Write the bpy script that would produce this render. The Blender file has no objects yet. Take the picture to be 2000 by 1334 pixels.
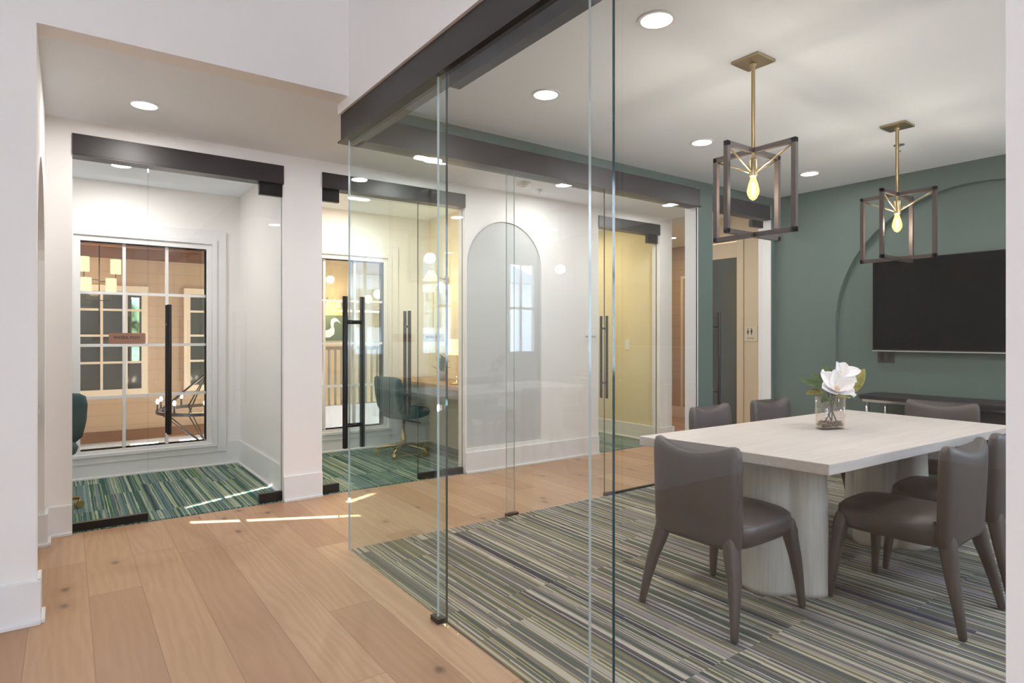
import bpy, bmesh, math, random
from mathutils import Vector, Matrix
from mathutils.geometry import tessellate_polygon
random.seed(7)
S = bpy.context.scene
COL = S.collection
PI = math.pi
R = math.radians

# ------------------------------------------------------------------ camera, world, sun, exposure
F_PX, HZ, CAM_H = 1206.0, 655.5, 1.30
YAW = math.atan(870 / F_PX)
cd = bpy.data.cameras.new('camera'); cam = bpy.data.objects.new('camera', cd); COL.objects.link(cam)
cd.sensor_fit = 'HORIZONTAL'; cd.sensor_width = 36.0; cd.lens = F_PX / 2000 * 36.0
cd.shift_y = (HZ - 667.0) / 2000.0; cd.clip_start = 0.05; cd.clip_end = 200
cam.location = (0, 0, CAM_H); cam.rotation_euler = (PI / 2, 0, -YAW)
S.camera = cam
S.view_settings.view_transform = 'Standard'; S.view_settings.look = 'None'
S.view_settings.gamma = 1.0; S.view_settings.use_curve_mapping = False
S.view_settings.exposure = 0.22
S.cycles.max_bounces = 14; S.cycles.diffuse_bounces = 8; S.cycles.glossy_bounces = 5
S.cycles.transparent_max_bounces = 32; S.cycles.transmission_bounces = 10
S.cycles.sample_clamp_indirect = 6.0
S.cycles.caustics_reflective = False; S.cycles.caustics_refractive = False

W = bpy.data.worlds.new('world'); S.world = W; W.use_nodes = True
_n = W.node_tree.nodes; _l = W.node_tree.links
bg = _n['Background']
_tc = _n.new('ShaderNodeTexCoord'); _sx = _n.new('ShaderNodeSeparateXYZ'); _rp = _n.new('ShaderNodeValToRGB')
_l.new(_tc.outputs['Generated'], _sx.inputs[0]); _l.new(_sx.outputs['Z'], _rp.inputs[0]); _l.new(_rp.outputs[0], bg.inputs[0])
_rp.color_ramp.elements[0].position = 0.0; _rp.color_ramp.elements[0].color = (.86, .92, 1, 1)
_rp.color_ramp.elements[1].position = 0.6; _rp.color_ramp.elements[1].color = (.55, .73, 1, 1)
bg.inputs[1].default_value = 14.0

SUN = Vector((.25, .90, -.38)).normalized()
sd = bpy.data.lights.new('sun', 'SUN'); sd.energy = 60; sd.angle = R(.06); sd.color = (1, .96, .9)
so = bpy.data.objects.new('sun', sd); COL.objects.link(so); so.rotation_euler = SUN.to_track_quat('-Z', 'Y').to_euler()

def area(name, loc, rot, sx, sy, power, color=(1, 1, 1), shape='RECTANGLE', portal=False, spread=PI):
    d = bpy.data.lights.new(name, 'AREA'); d.shape = shape; d.size = sx
    if shape in ('RECTANGLE', 'ELLIPSE'): d.size_y = sy
    d.energy = power; d.color = color; d.spread = spread
    if portal: d.cycles.is_portal = True
    o = bpy.data.objects.new(name, d); COL.objects.link(o); o.location = loc; o.rotation_euler = rot
    return o
def point(name, loc, power, color, r=.03):
    d = bpy.data.lights.new(name, 'POINT'); d.energy = power; d.color = color; d.shadow_soft_size = r
    o = bpy.data.objects.new(name, d); COL.objects.link(o); o.location = loc; return o

area('daylight_portal_side', (-5.02, -3.05, 1.6), (0, -PI / 2, 0), 2.6, .9, 0, portal=True)
area('daylight_portal_rear', (-3.12, -4.26, 2.1), (PI / 2, 0, 0), 2.15, 3.2, 0, portal=True)
# daylight entering by the tall windows of the hall behind the camera and by the meeting room's street windows
WINX = [(2.85, 3.40), (3.90, 4.45), (5.38, 5.92)]
for a, b in WINX:
    area('daylight_street', ((a + b) / 2, -.52, 1.72), (PI / 2, 0, 0), b - a, 1.4, 0, portal=True)

# ------------------------------------------------------------------ tags
def tag(o, label=None, cat=None, group=None, kind=None):
    if label: o['label'] = label
    if cat: o['category'] = cat
    if group: o['group'] = group
    if kind: o['kind'] = kind
    return o
def thing(name, label, cat, loc=(0, 0, 0), rz=0, group=None):
    o = bpy.data.objects.new(name, None); COL.objects.link(o)
    o.location = loc; o.rotation_euler = (0, 0, rz); o.empty_display_size = .1
    return tag(o, label, cat, group)
def copy_tree(o, parent=None):
    c = o.copy(); COL.objects.link(c)
    if parent: c.parent = parent
    for ch in [x for x in COL.objects if x.parent == o]: copy_tree(ch, c)
    return c

# ------------------------------------------------------------------ mesh builder
class MB:
    def __init__(s): s.v = []; s.f = []; s.sm = []
    def add(s, vs, fs, smooth=False):
        b = len(s.v); s.v += [tuple(v) for v in vs]
        for f in fs: s.f.append(tuple(i + b for i in f)); s.sm.append(smooth)
        return s
    def box(s, x0, y0, z0, x1, y1, z1):
        x0, x1 = sorted((x0, x1)); y0, y1 = sorted((y0, y1)); z0, z1 = sorted((z0, z1))
        return s.add([(x0, y0, z0), (x1, y0, z0), (x1, y1, z0), (x0, y1, z0), (x0, y0, z1), (x1, y0, z1), (x1, y1, z1), (x0, y1, z1)],
                     [(0, 3, 2, 1), (4, 5, 6, 7), (0, 1, 5, 4), (1, 2, 6, 5), (2, 3, 7, 6), (3, 0, 4, 7)])
    def prism(s, pts, z0, z1):
        n = len(pts)
        return s.add([(p[0], p[1], z0) for p in pts] + [(p[0], p[1], z1) for p in pts],
                     [tuple(range(n - 1, -1, -1)), tuple(range(n, 2 * n))] + [(i, (i + 1) % n, n + (i + 1) % n, n + i) for i in range(n)])
    def tube(s, p0, p1, r0, r1=None, n=16, sq=False):
        r1 = r0 if r1 is None else r1
        p0, p1 = Vector(p0), Vector(p1); d = (p1 - p0).normalized()
        up = Vector((0, 0, 1)) if abs(d.z) < .95 else Vector((0, 1, 0))
        a = d.cross(up).normalized(); b = a.cross(d).normalized()
        if sq: n = 4
        vs = []
        for p, r in ((p0, r0), (p1, r1)):
            for k in range(n):
                t = 2 * PI * (k + (.5 if sq else 0)) / n
                q = r * (math.sqrt(2) if sq else 1)
                vs.append(p + a * math.cos(t) * q + b * math.sin(t) * q)
        fs = [tuple(range(n)), tuple(range(2 * n - 1, n - 1, -1))]
        b0 = len(s.v); s.v += [tuple(v) for v in vs]
        for f in fs: s.f.append(tuple(i + b0 for i in f)); s.sm.append(False)
        for k in range(n):
            s.f.append((b0 + k, b0 + n + k, b0 + n + (k + 1) % n, b0 + (k + 1) % n)); s.sm.append(not sq)
        return s
    def path(s, pts, r, n=10):
        pts = [Vector(p) for p in pts]; m = len(pts); rs = r if isinstance(r, (list, tuple)) else [r] * m
        rings = []; a = None
        for i, p in enumerate(pts):
            d = (pts[min(i + 1, m - 1)] - pts[max(i - 1, 0)]).normalized()
            if a is None:
                up = Vector((0, 0, 1)) if abs(d.z) < .9 else Vector((0, 1, 0)); a = d.cross(up).normalized()
            else: a = (a - d * a.dot(d)).normalized()
            b = a.cross(d)
            rings.append([p + (a * math.cos(2 * PI * k / n) + b * math.sin(2 * PI * k / n)) * rs[i] for k in range(n)])
        return s.loft(rings)
    def loft(s, rings, cap=True, smooth=True):
        n = len(rings[0]); vs = [v for r in rings for v in r]; fs = []
        for i in range(len(rings) - 1):
            for k in range(n): fs.append((i * n + k, i * n + (k + 1) % n, (i + 1) * n + (k + 1) % n, (i + 1) * n + k))
        if cap: fs.append(tuple(range(n - 1, -1, -1))); fs.append(tuple((len(rings) - 1) * n + k for k in range(n)))
        return s.add(vs, fs, smooth)
    def lathe(s, prof, c=(0, 0, 0), n=24, smooth=True):
        return s.loft([[(c[0] + r * math.cos(2 * PI * k / n), c[1] + r * math.sin(2 * PI * k / n), c[2] + z) for k in range(n)] for r, z in prof], True, smooth)
    def ball(s, c, r, n=12, sc=(1, 1, 1)):
        m = max(6, n // 2)
        return s.loft([[(c[0] + sc[0] * r * math.sin(PI * (i + .02) / (m + .04)) * math.cos(2 * PI * k / n), c[1] + sc[1] * r * math.sin(PI * (i + .02) / (m + .04)) * math.sin(2 * PI * k / n), c[2] - sc[2] * r * math.cos(PI * (i + .02) / (m + .04))) for k in range(n)] for i in range(m + 1)])
    def plate(s, outer, holes, axis, d0, d1):
        """flat wall outline with holes, given in (u, w) and thickened from d0 to d1 along the axis 'x' or 'y' (w is height) or 'z'"""
        def P(u, w, d): return {'y': (u, d, w), 'x': (d, u, w), 'z': (u, w, d)}[axis]
        loops = [outer] + holes
        flat = [p for l in loops for p in l]
        tris = tessellate_polygon([[Vector((p[0], p[1], 0)) for p in l] for l in loops])
        n = len(flat)
        vs = [P(p[0], p[1], d0) for p in flat] + [P(p[0], p[1], d1) for p in flat]
        fs = [tuple(t) for t in tris] + [tuple(i + n for i in reversed(t)) for t in tris]
        b = 0
        for l in loops:
            m = len(l)
            for i in range(m): j = (i + 1) % m; fs.append((b + i, b + j, n + b + j, n + b + i))
            b += m
        return s.add(vs, fs)
    def grid(s, fn, nu, nv, smooth=True):
        vs = [fn(i / nu, j / nv) for i in range(nu + 1) for j in range(nv + 1)]
        fs = [(i * (nv + 1) + j, (i + 1) * (nv + 1) + j, (i + 1) * (nv + 1) + j + 1, i * (nv + 1) + j + 1) for i in range(nu) for j in range(nv)]
        return s.add(vs, fs, smooth)
    def build(s, name, mat, parent=None, bevel=0, subsurf=0, solid=0, seg=2):
        me = bpy.data.meshes.new(name); me.from_pydata(s.v, [], s.f); me.update()
        me.polygons.foreach_set('use_smooth', s.sm)
        bm = bmesh.new(); bm.from_mesh(me)
        if not solid: bmesh.ops.recalc_face_normals(bm, faces=bm.faces)
        bm.to_mesh(me); bm.free()
        mats = mat if isinstance(mat, (list, tuple)) else [mat]
        for m in mats: me.materials.append(m)
        o = bpy.data.objects.new(name, me); COL.objects.link(o)
        if parent: o.parent = parent
        if solid: md = o.modifiers.new('s', 'SOLIDIFY'); md.thickness = solid; md.offset = 0
        if bevel: md = o.modifiers.new('b', 'BEVEL'); md.width = bevel; md.segments = seg; md.limit_method = 'ANGLE'; md.angle_limit = R(40)
        if subsurf: md = o.modifiers.new('u', 'SUBSURF'); md.levels = subsurf; md.render_levels = subsurf
        return o
def rect(u0, w0, u1, w1): return [(u0, w0), (u1, w0), (u1, w1), (u0, w1)]
def arch(u0, u1, w0, apex, n=28):
    r = (u1 - u0) / 2; c = (u0 + u1) / 2; sp = apex - r
    return [(u0, w0), (u1, w0)] + [(c + r * math.cos(PI * k / n), sp + r * math.sin(PI * k / n)) for k in range(n + 1)]
def struct(name, mb, mat, parent=None, **k):
    o = mb.build(name, mat, parent, **k)
    if parent is None: o['kind'] = 'structure'
    return o
def text(name, body, size, loc, rot, mat, parent=None, depth=.0006, align='CENTER', spacing=1.0):
    c = bpy.data.curves.new(name, 'FONT'); c.body = body; c.size = size; c.extrude = depth; c.align_x = align; c.align_y = 'CENTER'; c.space_character = spacing
    t = bpy.data.objects.new(name, c); COL.objects.link(t)
    bpy.context.view_layer.update()
    me = bpy.data.meshes.new_from_object(t); COL.objects.unlink(t); bpy.data.objects.remove(t)
    me.materials.clear(); me.materials.append(mat)
    o = bpy.data.objects.new(name, me); COL.objects.link(o); o.location = loc; o.rotation_euler = rot
    if parent: o.parent = parent
    return o

# ------------------------------------------------------------------ materials
class NT:
    def __init__(s, name):
        s.m = bpy.data.materials.new(name); s.m.use_nodes = True; s.t = s.m.node_tree; s.t.nodes.clear()
        s.out = s.t.nodes.new('ShaderNodeOutputMaterial')
    def n(s, typ, ins=None, **kw):
        nd = s.t.nodes.new(typ)
        for k, v in kw.items(): setattr(nd, k, v)
        for k, v in (ins or {}).items():
            i = nd.inputs[k]
            if hasattr(v, 'is_linked') or isinstance(v, bpy.types.NodeSocket): s.t.links.new(v, i)
            else: i.default_value = v
        return nd
    def math(s, op, a, b=None, c=None):
        ins = {0: a}
        if b is not None: ins[1] = b
        if c is not None: ins[2] = c
        return s.n('ShaderNodeMath', ins, operation=op).outputs[0]
    def mix(s, f, a, b, bt='MIX'):
        nd = s.n('ShaderNodeMix', data_type='RGBA', blend_type=bt)
        for i, v in ((0, f), (6, a), (7, b)):
            if isinstance(v, bpy.types.NodeSocket): s.t.links.new(v, nd.inputs[i])
            else: nd.inputs[i].default_value = v if i == 0 else (tuple(v) + (1,))[:4]
        return nd.outputs[2]
    def ramp(s, f, stops, interp='LINEAR'):
        nd = s.n('ShaderNodeValToRGB', {0: f}); r = nd.color_ramp; r.interpolation = interp
        while len(r.elements) < len(stops): r.elements.new(.5)
        for e, (p, c) in zip(r.elements, stops): e.position = p; e.color = tuple(c) + (1,)
        return nd.outputs[0]
    def surf(s, sh): s.t.links.new(sh, s.out.inputs[0]); return s.m
    def prin(s, **ins):
        m = {'base': 'Base Color', 'rough': 'Roughness', 'metal': 'Metallic', 'spec': 'Specular IOR Level', 'normal': 'Normal', 'coat': 'Coat Weight', 'sheen': 'Sheen Weight', 'alpha': 'Alpha', 'em': 'Emission Color', 'es': 'Emission Strength', 'sss': 'Subsurface Weight'}
        d = {}
        for k, v in ins.items():
            if isinstance(v, tuple) and len(v) == 3: v = v + (1,)
            d[m[k]] = v
        return s.n('ShaderNodeBsdfPrincipled', d).outputs[0]
    def bump(s, h, strength=.2, dist=.002): return s.n('ShaderNodeBump', {'Height': h, 'Strength': strength, 'Distance': dist}).outputs[0]
    def obj(s): return s.n('ShaderNodeTexCoord').outputs['Object']
    def noise(s, vec, scale, detail=3, rough=.5, dims='3D', w=None):
        ins = {'Scale': scale, 'Detail': detail, 'Roughness': rough}
        nd = s.n('ShaderNodeTexNoise', ins, noise_dimensions=dims)
        if dims != '1D': s.t.links.new(vec, nd.inputs['Vector'])
        if w is not None: s.t.links.new(w, nd.inputs['W'])
        return nd.outputs[0]
def lin(r, g, b):
    f = lambda c: (c / 255 / 12.92) if c / 255 <= .04045 else ((c / 255 + .055) / 1.055) ** 2.4
    return (f(r), f(g), f(b))
def plain(name, base, rough=.5, metal=0, spec=.5, bump=0, bscale=200, coat=0, var=0):
    t = NT(name); o = t.obj(); kw = {}
    nz = t.noise(o, bscale, 3)
    col = base
    if var: col = t.mix(t.noise(o, 3.0, 4), tuple(c * (1 - var) for c in base), tuple(min(1, c * (1 + var)) for c in base))
    if bump: kw['normal'] = t.bump(nz, bump, .001)
    return t.surf(t.prin(base=col, rough=rough, metal=metal, spec=spec, coat=coat, **kw))

WHITE = plain('wall_paint_white', (.85, .822, .798), .75, bump=.05, bscale=350, spec=.2)
TRIMW = plain('trim_paint_white', (.80, .785, .78), .4, spec=.35, bump=.01)
CEIL = plain('ceiling_paint', (.84, .88, .93), .85, bump=.05, bscale=300, spec=.15)
GREEN = plain('green_wall_paint', lin(94, 110, 103), .5, bump=.015, bscale=350, spec=.35)
WARMW = plain('cream_wall_paint', lin(228, 216, 178), .7, bump=.04, spec=.2)
BLACK = plain('black_steel', (.018, .016, .015), .38, metal=.4, bump=.02)
BEAM = plain('bronze_black_beam', (.040, .034, .033), .42, metal=.3, bump=.03, bscale=60)
RUBBER = plain('black_track', (.006, .006, .007), .5)
BRASS = plain('aged_brass', (.52, .41, .22), .32, metal=1, bump=.03, var=.1)
BRONZE = plain('brown_bronze', (.062, .044, .036), .42, metal=.35, bump=.04, var=.15)
CHROME = plain('chrome', (.75, .75, .76), .16, metal=1)
STEEL = plain('brushed_steel', (.62, .61, .60), .34, metal=1, bump=.06, bscale=90)
TEAL = plain('teal_velvet', (.008, .055, .060), .7, bump=.12, bscale=180)
GOLD = plain('gold_metal', (.62, .43, .16), .25, metal=1)
DARKC = plain('console_dark', (.022, .018, .019), .55, spec=.3, bump=.04)
PLATE = plain('dark_outlet_plastic', (.03, .028, .028), .45)
PLAST = plain('white_plastic', (.8, .8, .79), .4)
COPPER = plain('copper_plaque', lin(166, 126, 108), .55, metal=.0, bump=.03)
SIGNW = plain('pale_plaque', lin(214, 200, 178), .5)
INK = plain('sign_ink', (.025, .022, .022), .6)
BEIGE = plain('beige_wall_paint', lin(214, 196, 168), .6, bump=.04, spec=.25)
SHUT = plain('far_siding', lin(205, 204, 200), .8)
def emis(name, col, st):
    t = NT(name); return t.surf(t.n('ShaderNodeEmission', {0: col + (1,), 1: st}).outputs[0])
DISC = emis('downlight_lens', (1, .95, .88), 9)
FILA = emis('filament_glow', (1, .62, .25), 60)
SHADE = emis('lit_lamp_shade', (1, .74, .42), 1.4)
CANDLE = emis('candle_bulb_glow', (1, .82, .6), 22)
TUBEL = emis('linear_lamp_glow', (1, .93, .8), 4)

def glass(name, tint, rough=0.0, amt=1.0):
    t = NT(name)
    g = t.n('ShaderNodeNewGeometry')
    ior = t.math('ADD', 1.5, t.math('MULTIPLY', g.outputs['Backfacing'], 1 / 1.5 - 1.5))
    fr = t.n('ShaderNodeFresnel', {'IOR': ior}).outputs[0]
    fr = t.math('MULTIPLY', fr, amt)
    tr = t.n('ShaderNodeBsdfTransparent', {0: tint + (1,)}).outputs[0]
    gl = t.n('ShaderNodeBsdfGlossy', {'Color': (1, 1, 1, 1), 'Roughness': rough}).outputs[0]
    return t.surf(t.n('ShaderNodeMixShader', {0: fr, 1: tr, 2: gl}).outputs[0])
GLASS = glass('clear_glass', (.985, .995, .992), amt=.6)
GLASSC = glass('corridor_glass', (.985, .995, .992), amt=1.1)
GLASSG = glass('green_tinted_glass', (.92, .972, .965), amt=.75)
BULBG = glass('bulb_glass', (1, .98, .95))
_t = NT('lit_bulb_glass'); LITB = _t.surf(_t.n('ShaderNodeMixShader', {0: .5, 1: _t.n('ShaderNodeBsdfTransparent').outputs[0], 2: _t.n('ShaderNodeEmission', {0: (1, .58, .20, 1), 1: 2.4}).outputs[0]}).outputs[0])
WINGL = glass('window_glass', (.97, .985, .985))
_t = NT('glass_edge'); EDGE = _t.surf(_t.prin(base=(.012, .045, .05), rough=.08, spec=1.0))
_t = NT('glass_edge_lit'); EDGELIT = _t.surf(_t.prin(base=(.50, .56, .55), rough=.12, spec=.8))  # lit copy of the glass edge, reflected brightness put into the base colour
_t = NT('dark_window_glass'); DARKG = _t.surf(_t.prin(base=lin(58, 62, 56), rough=.07, spec=.5))
_t = NT('screen_glass'); SCREEN = _t.surf(_t.prin(base=(.0006, .0006, .0006), rough=.6, spec=.0))

def wood_floor():
    t = NT('oak_floor'); o = t.obj(); s = t.n('ShaderNodeSeparateXYZ', {0: o}); x, y = s.outputs[0], s.outputs[1]
    wdt, ln = .228, 1.9
    u = t.math('DIVIDE', t.math('ADD', x, 10 * wdt - .09), wdt); ci = t.math('FLOOR', u); cf = t.math('SUBTRACT', u, ci)
    hc = t.n('ShaderNodeTexWhiteNoise', {'W': ci}, noise_dimensions='1D').outputs[0]
    v = t.math('ADD', t.math('DIVIDE', y, ln), t.math('MULTIPLY', hc, 7.3)); ri = t.math('FLOOR', v); rf = t.math('SUBTRACT', v, ri)
    cv = t.n('ShaderNodeCombineXYZ', {0: ci, 1: ri}).outputs[0]
    wn = t.n('ShaderNodeTexWhiteNoise', {'Vector': cv}, noise_dimensions='2D'); h = wn.outputs[0]
    off = t.n('ShaderNodeCombineXYZ', {0: t.math('MULTIPLY', h, 31.0), 1: t.math('MULTIPLY', h, 57.0)}).outputs[0]
    vec = t.n('ShaderNodeVectorMath', {0: o, 1: off}, operation='ADD').outputs[0]
    st = t.n('ShaderNodeMapping', {'Vector': vec, 'Scale': (1, .16, 1)}).outputs[0]
    warp = t.noise(st, 2.2, 4, .6)
    sv = t.n('ShaderNodeVectorMath', {0: st, 1: t.n('ShaderNodeCombineXYZ', {0: t.math('MULTIPLY', warp, .35)}).outputs[0]}, operation='ADD').outputs[0]
    rings = t.n('ShaderNodeTexWave', {'Vector': sv, 'Scale': 7.0, 'Distortion': 6.0, 'Detail': 3.0, 'Detail Scale': 1.4}, wave_type='BANDS', bands_direction='X').outputs[1]
    fib = t.noise(t.n('ShaderNodeMapping', {'Vector': vec, 'Scale': (1, .03, 1)}).outputs[0], 90, 3, .6)
    base = t.ramp(h, [(0, lin(168, 128, 98)), (.35, lin(188, 150, 118)), (.7, lin(200, 164, 130)), (1, lin(176, 136, 102))])
    c = t.mix(t.math('MULTIPLY', rings, .24), base, lin(152, 112, 80))
    c = t.mix(t.math('MULTIPLY', fib, .30), c, lin(138, 102, 74))
    c = t.mix(t.math('MULTIPLY', t.noise(o, 1.6, 3), .16), c, lin(208, 178, 148))
    # knots
    kv = t.n('ShaderNodeMapping', {'Vector': vec, 'Scale': (1, .55, 1)}).outputs[0]
    wv = t.n('ShaderNodeVectorMath', {0: kv, 1: t.n('ShaderNodeTexNoise', {'Vector': vec, 'Scale': 22.0, 'Detail': 2.0}).outputs[1]}, operation='ADD').outputs[0]
    vo = t.n('ShaderNodeTexVoronoi', {'Vector': wv, 'Scale': 2.9, 'Randomness': 1.0}, voronoi_dimensions='2D')
    vo2 = t.n('ShaderNodeTexVoronoi', {'Vector': t.n('ShaderNodeMapping', {'Vector': vec, 'Scale': (1, .6, 1)}).outputs[0], 'Scale': 2.9, 'Randomness': 1.0}, voronoi_dimensions='2D')
    sel = t.math('GREATER_THAN', t.n('ShaderNodeSeparateColor', {0: vo2.outputs['Color']}).outputs[0], .45)
    dd = t.math('ADD', vo2.outputs['Distance'], t.math('MULTIPLY', t.math('SUBTRACT', t.noise(vec, 30, 3), .5), .05))
    kn = t.math('MULTIPLY', t.n('ShaderNodeMapRange', {'Value': dd, 1: .015, 2: .075, 3: 1.0, 4: 0.0}).outputs[0], sel)
    halo = t.math('MULTIPLY', t.n('ShaderNodeMapRange', {'Value': dd, 1: .03, 2: .24, 3: .30, 4: 0.0}).outputs[0], sel)
    c = t.mix(halo, c, lin(146, 104, 70)); c = t.mix(t.math('MULTIPLY', kn, .75), c, lin(84, 66, 54))
    ex = t.math('MINIMUM', cf, t.math('SUBTRACT', 1, cf)); ey = t.math('MINIMUM', rf, t.math('SUBTRACT', 1, rf))
    gx = t.math('LESS_THAN', ex, .006); gy = t.math('LESS_THAN', ey, .0009); gap = t.math('MAXIMUM', gx, gy)
    c = t.mix(t.math('MULTIPLY', gap, .55), c, lin(105, 74, 50))
    return t.surf(t.prin(base=c, rough=t.math('ADD', .36, t.math('MULTIPLY', fib, .12)), spec=.35, normal=t.bump(t.math('SUBTRACT', fib, gap), .12, .0015)))
FLOORM = wood_floor()

def carpet(name, stops, sc=1.0):
    t = NT(name); o = t.obj(); s = t.n('ShaderNodeSeparateXYZ', {0: o}); x, y = s.outputs[0], s.outputs[1]
    wdt, ln = .25, 1.0
    u = t.math('DIVIDE', x, wdt); ci = t.math('FLOOR', u)
    hc = t.n('ShaderNodeTexWhiteNoise', {'W': ci}, noise_dimensions='1D').outputs[0]
    v = t.math('ADD', t.math('DIVIDE', y, ln), t.math('MULTIPLY', t.math('FLOOR', t.math('MULTIPLY', hc, 4)), .25)); ri = t.math('FLOOR', v)
    h = t.n('ShaderNodeTexWhiteNoise', {'Vector': t.n('ShaderNodeCombineXYZ', {0: ci, 1: ri}).outputs[0]}, noise_dimensions='2D').outputs[0]
    w = t.math('ADD', x, t.math('MULTIPLY', h, 50.0))
    # stripe edges step along the pile in short runs
    q = t.math('MULTIPLY', t.math('SUBTRACT', t.n('ShaderNodeTexWhiteNoise', {'Vector': t.n('ShaderNodeCombineXYZ', {0: t.math('FLOOR', t.math('MULTIPLY', w, 160)), 1: t.math('FLOOR', t.math('MULTIPLY', y, 5))}).outputs[0]}, noise_dimensions='2D').outputs[0], .5), .006)
    w2 = t.math('ADD', w, q)
    wq = t.math('DIVIDE', t.math('FLOOR', t.math('MULTIPLY', w2, 135 * sc)), 135 * sc)
    n1 = t.noise(None, 11 * sc, 3, .6, '1D', wq)
    n2 = t.n('ShaderNodeTexWhiteNoise', {'W': wq}, noise_dimensions='1D').outputs[0]
    k = t.math('ADD', t.math('MULTIPLY', n1, .88), t.math('MULTIPLY', n2, .14)); k = t.math('SUBTRACT', t.math('MULTIPLY', k, 2.1), .56)
    c = t.ramp(k, stops, 'CONSTANT')
    tuft = t.noise(o, 420, 2, .6)
    c = t.mix(t.math('MULTIPLY', tuft, .30), c, (.03, .035, .035))
    speck = t.n('ShaderNodeTexWhiteNoise', {'Vector': t.n('ShaderNodeVectorMath', {0: o, 1: (260, 260, 1)}, operation='MULTIPLY').outputs[0]}, noise_dimensions='3D').outputs[0]
    return t.surf(t.prin(base=c, rough=.95, spec=.1, normal=t.bump(tuft, .5, .003)))
CARPET = carpet('striped_carpet', [(0, lin(70, 74, 82)), (.10, lin(178, 172, 160)), (.17, lin(96, 92, 102)), (.25, lin(198, 192, 172)), (.31, lin(120, 118, 104)), (.37, lin(100, 108, 98)), (.43, lin(192, 180, 152)), (.47, lin(132, 128, 100)), (.52, lin(116, 114, 118)), (.58, lin(202, 194, 178)), (.64, lin(146, 136, 140)), (.70, lin(98, 106, 84)), (.76, lin(182, 172, 144)), (.83, lin(82, 94, 90)), (.90, lin(158, 148, 158))])
CARPETG = carpet('striped_green_carpet', [(0, lin(46, 80, 76)), (.12, lin(140, 164, 146)), (.20, lin(60, 100, 90)), (.30, lin(104, 132, 134)), (.38, lin(182, 192, 162)), (.44, lin(50, 94, 82)), (.52, lin(118, 138, 140)), (.60, lin(150, 164, 132)), (.68, lin(52, 102, 88)), (.76, lin(88, 102, 122)), (.84, lin(120, 158, 98)), (.92, lin(36, 76, 74))])

def leather():
    t = NT('taupe_leather'); o = t.obj()
    c = t.mix(t.noise(o, 5, 4, .6), (.060, .046, .042), (.098, .078, .070))
    vo = t.n('ShaderNodeTexVoronoi', {'Vector': o, 'Scale': 420.0}).outputs[0]
    return t.surf(t.prin(base=c, rough=.44, spec=.55, normal=t.bump(vo, .10, .001)))
LEATHER = leather()
def washed():
    t = NT('whitewashed_oak'); o = t.obj()
    m = t.n('ShaderNodeMapping', {'Vector': o, 'Scale': (.05, 1, 1)}).outputs[0]
    g = t.noise(m, 46, 5, .6); b = t.noise(o, 2.2, 3)
    c = t.mix(g, lin(180, 170, 162), lin(216, 208, 204)); c = t.mix(t.math('MULTIPLY', b, .35), c, lin(196, 180, 162))
    return t.surf(t.prin(base=c, rough=.45, spec=.35, normal=t.bump(g, .08, .001)))
WASH = washed()
def washed_v():
    t = NT('whitewashed_base'); o = t.obj()
    m = t.n('ShaderNodeMapping', {'Vector': o, 'Scale': (1, 1, .04)}).outputs[0]
    g = t.noise(m, 70, 5, .6)
    c = t.mix(g, lin(176, 172, 164), lin(222, 216, 206))
    return t.surf(t.prin(base=c, rough=.5, spec=.3, normal=t.bump(g, .15, .002)))
WASHV = washed_v()
def woodmat(name, a, b, axis=0):
    t = NT(name); o = t.obj(); sc = [1, 1, 1]; sc[axis] = .06
    g = t.noise(t.n('ShaderNodeMapping', {'Vector': o, 'Scale': tuple(sc)}).outputs[0], 30, 5, .6)
    return t.surf(t.prin(base=t.mix(g, a, b), rough=.45, spec=.35, normal=t.bump(g, .1, .001)))
DESKW = woodmat('desk_wood', lin(150, 112, 72), lin(196, 160, 116), 1)
BROWNW = woodmat('brown_timber', lin(84, 54, 32), lin(124, 84, 54), 0)
def shiplap():
    t = NT('shiplap_tan'); o = t.obj(); z = t.n('ShaderNodeSeparateXYZ', {0: o}).outputs[2]
    f = t.math('FRACT', t.math('DIVIDE', z, .18)); g = t.math('LESS_THAN', f, .05)
    return t.surf(t.prin(base=t.mix(t.math('MULTIPLY', g, .35), lin(170, 142, 110), lin(108, 86, 62)), rough=.6, normal=t.bump(g, -.3, .004)))
SHIP = shiplap()
def foliage(name, a, b):
    t = NT(name); o = t.obj(); c = t.mix(t.noise(o, 14, 4, .7), a, b)
    return t.surf(t.prin(base=c, rough=.6, normal=t.bump(t.noise(o, 30, 3), .8, .03)))
HEDGE = foliage('hedge_leaves', lin(40, 84, 52), lin(150, 186, 150))
LEAF = foliage('magnolia_leaf', lin(34, 66, 30), lin(90, 112, 48))
LEAFY = foliage('magnolia_leaf_olive', lin(96, 110, 44), lin(168, 142, 50))
def petal():
    t = NT('magnolia_petal'); o = t.obj()
    return t.surf(t.prin(base=t.mix(t.noise(o, 60, 3), (.86, .80, .79), (.93, .91, .91)), rough=.55, sss=.0))
PETAL = petal()
PETALC = plain('petal_heart', lin(206, 170, 130), .6)
STEM = plain('brown_stem', lin(74, 68, 58), .6)
def pebb():
    t = NT('river_pebbles'); o = t.obj(); c = t.n('ShaderNodeTexVoronoi', {'Vector': o, 'Scale': 55.0}).outputs[1]
    v = t.n('ShaderNodeSeparateColor', {0: c}).outputs[0]
    return t.surf(t.prin(base=t.ramp(v, [(0, lin(52, 38, 28)), (.5, lin(120, 88, 56)), (1, lin(176, 142, 98))]), rough=.25))
PEBB = pebb()

# ================================================================== SETTING
YW, YB, XG, XT = 4.96, 3.605, 1.384, 5.955
CH = 2.715
XS = -.11                   # side wall at the left of the corridor
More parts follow.
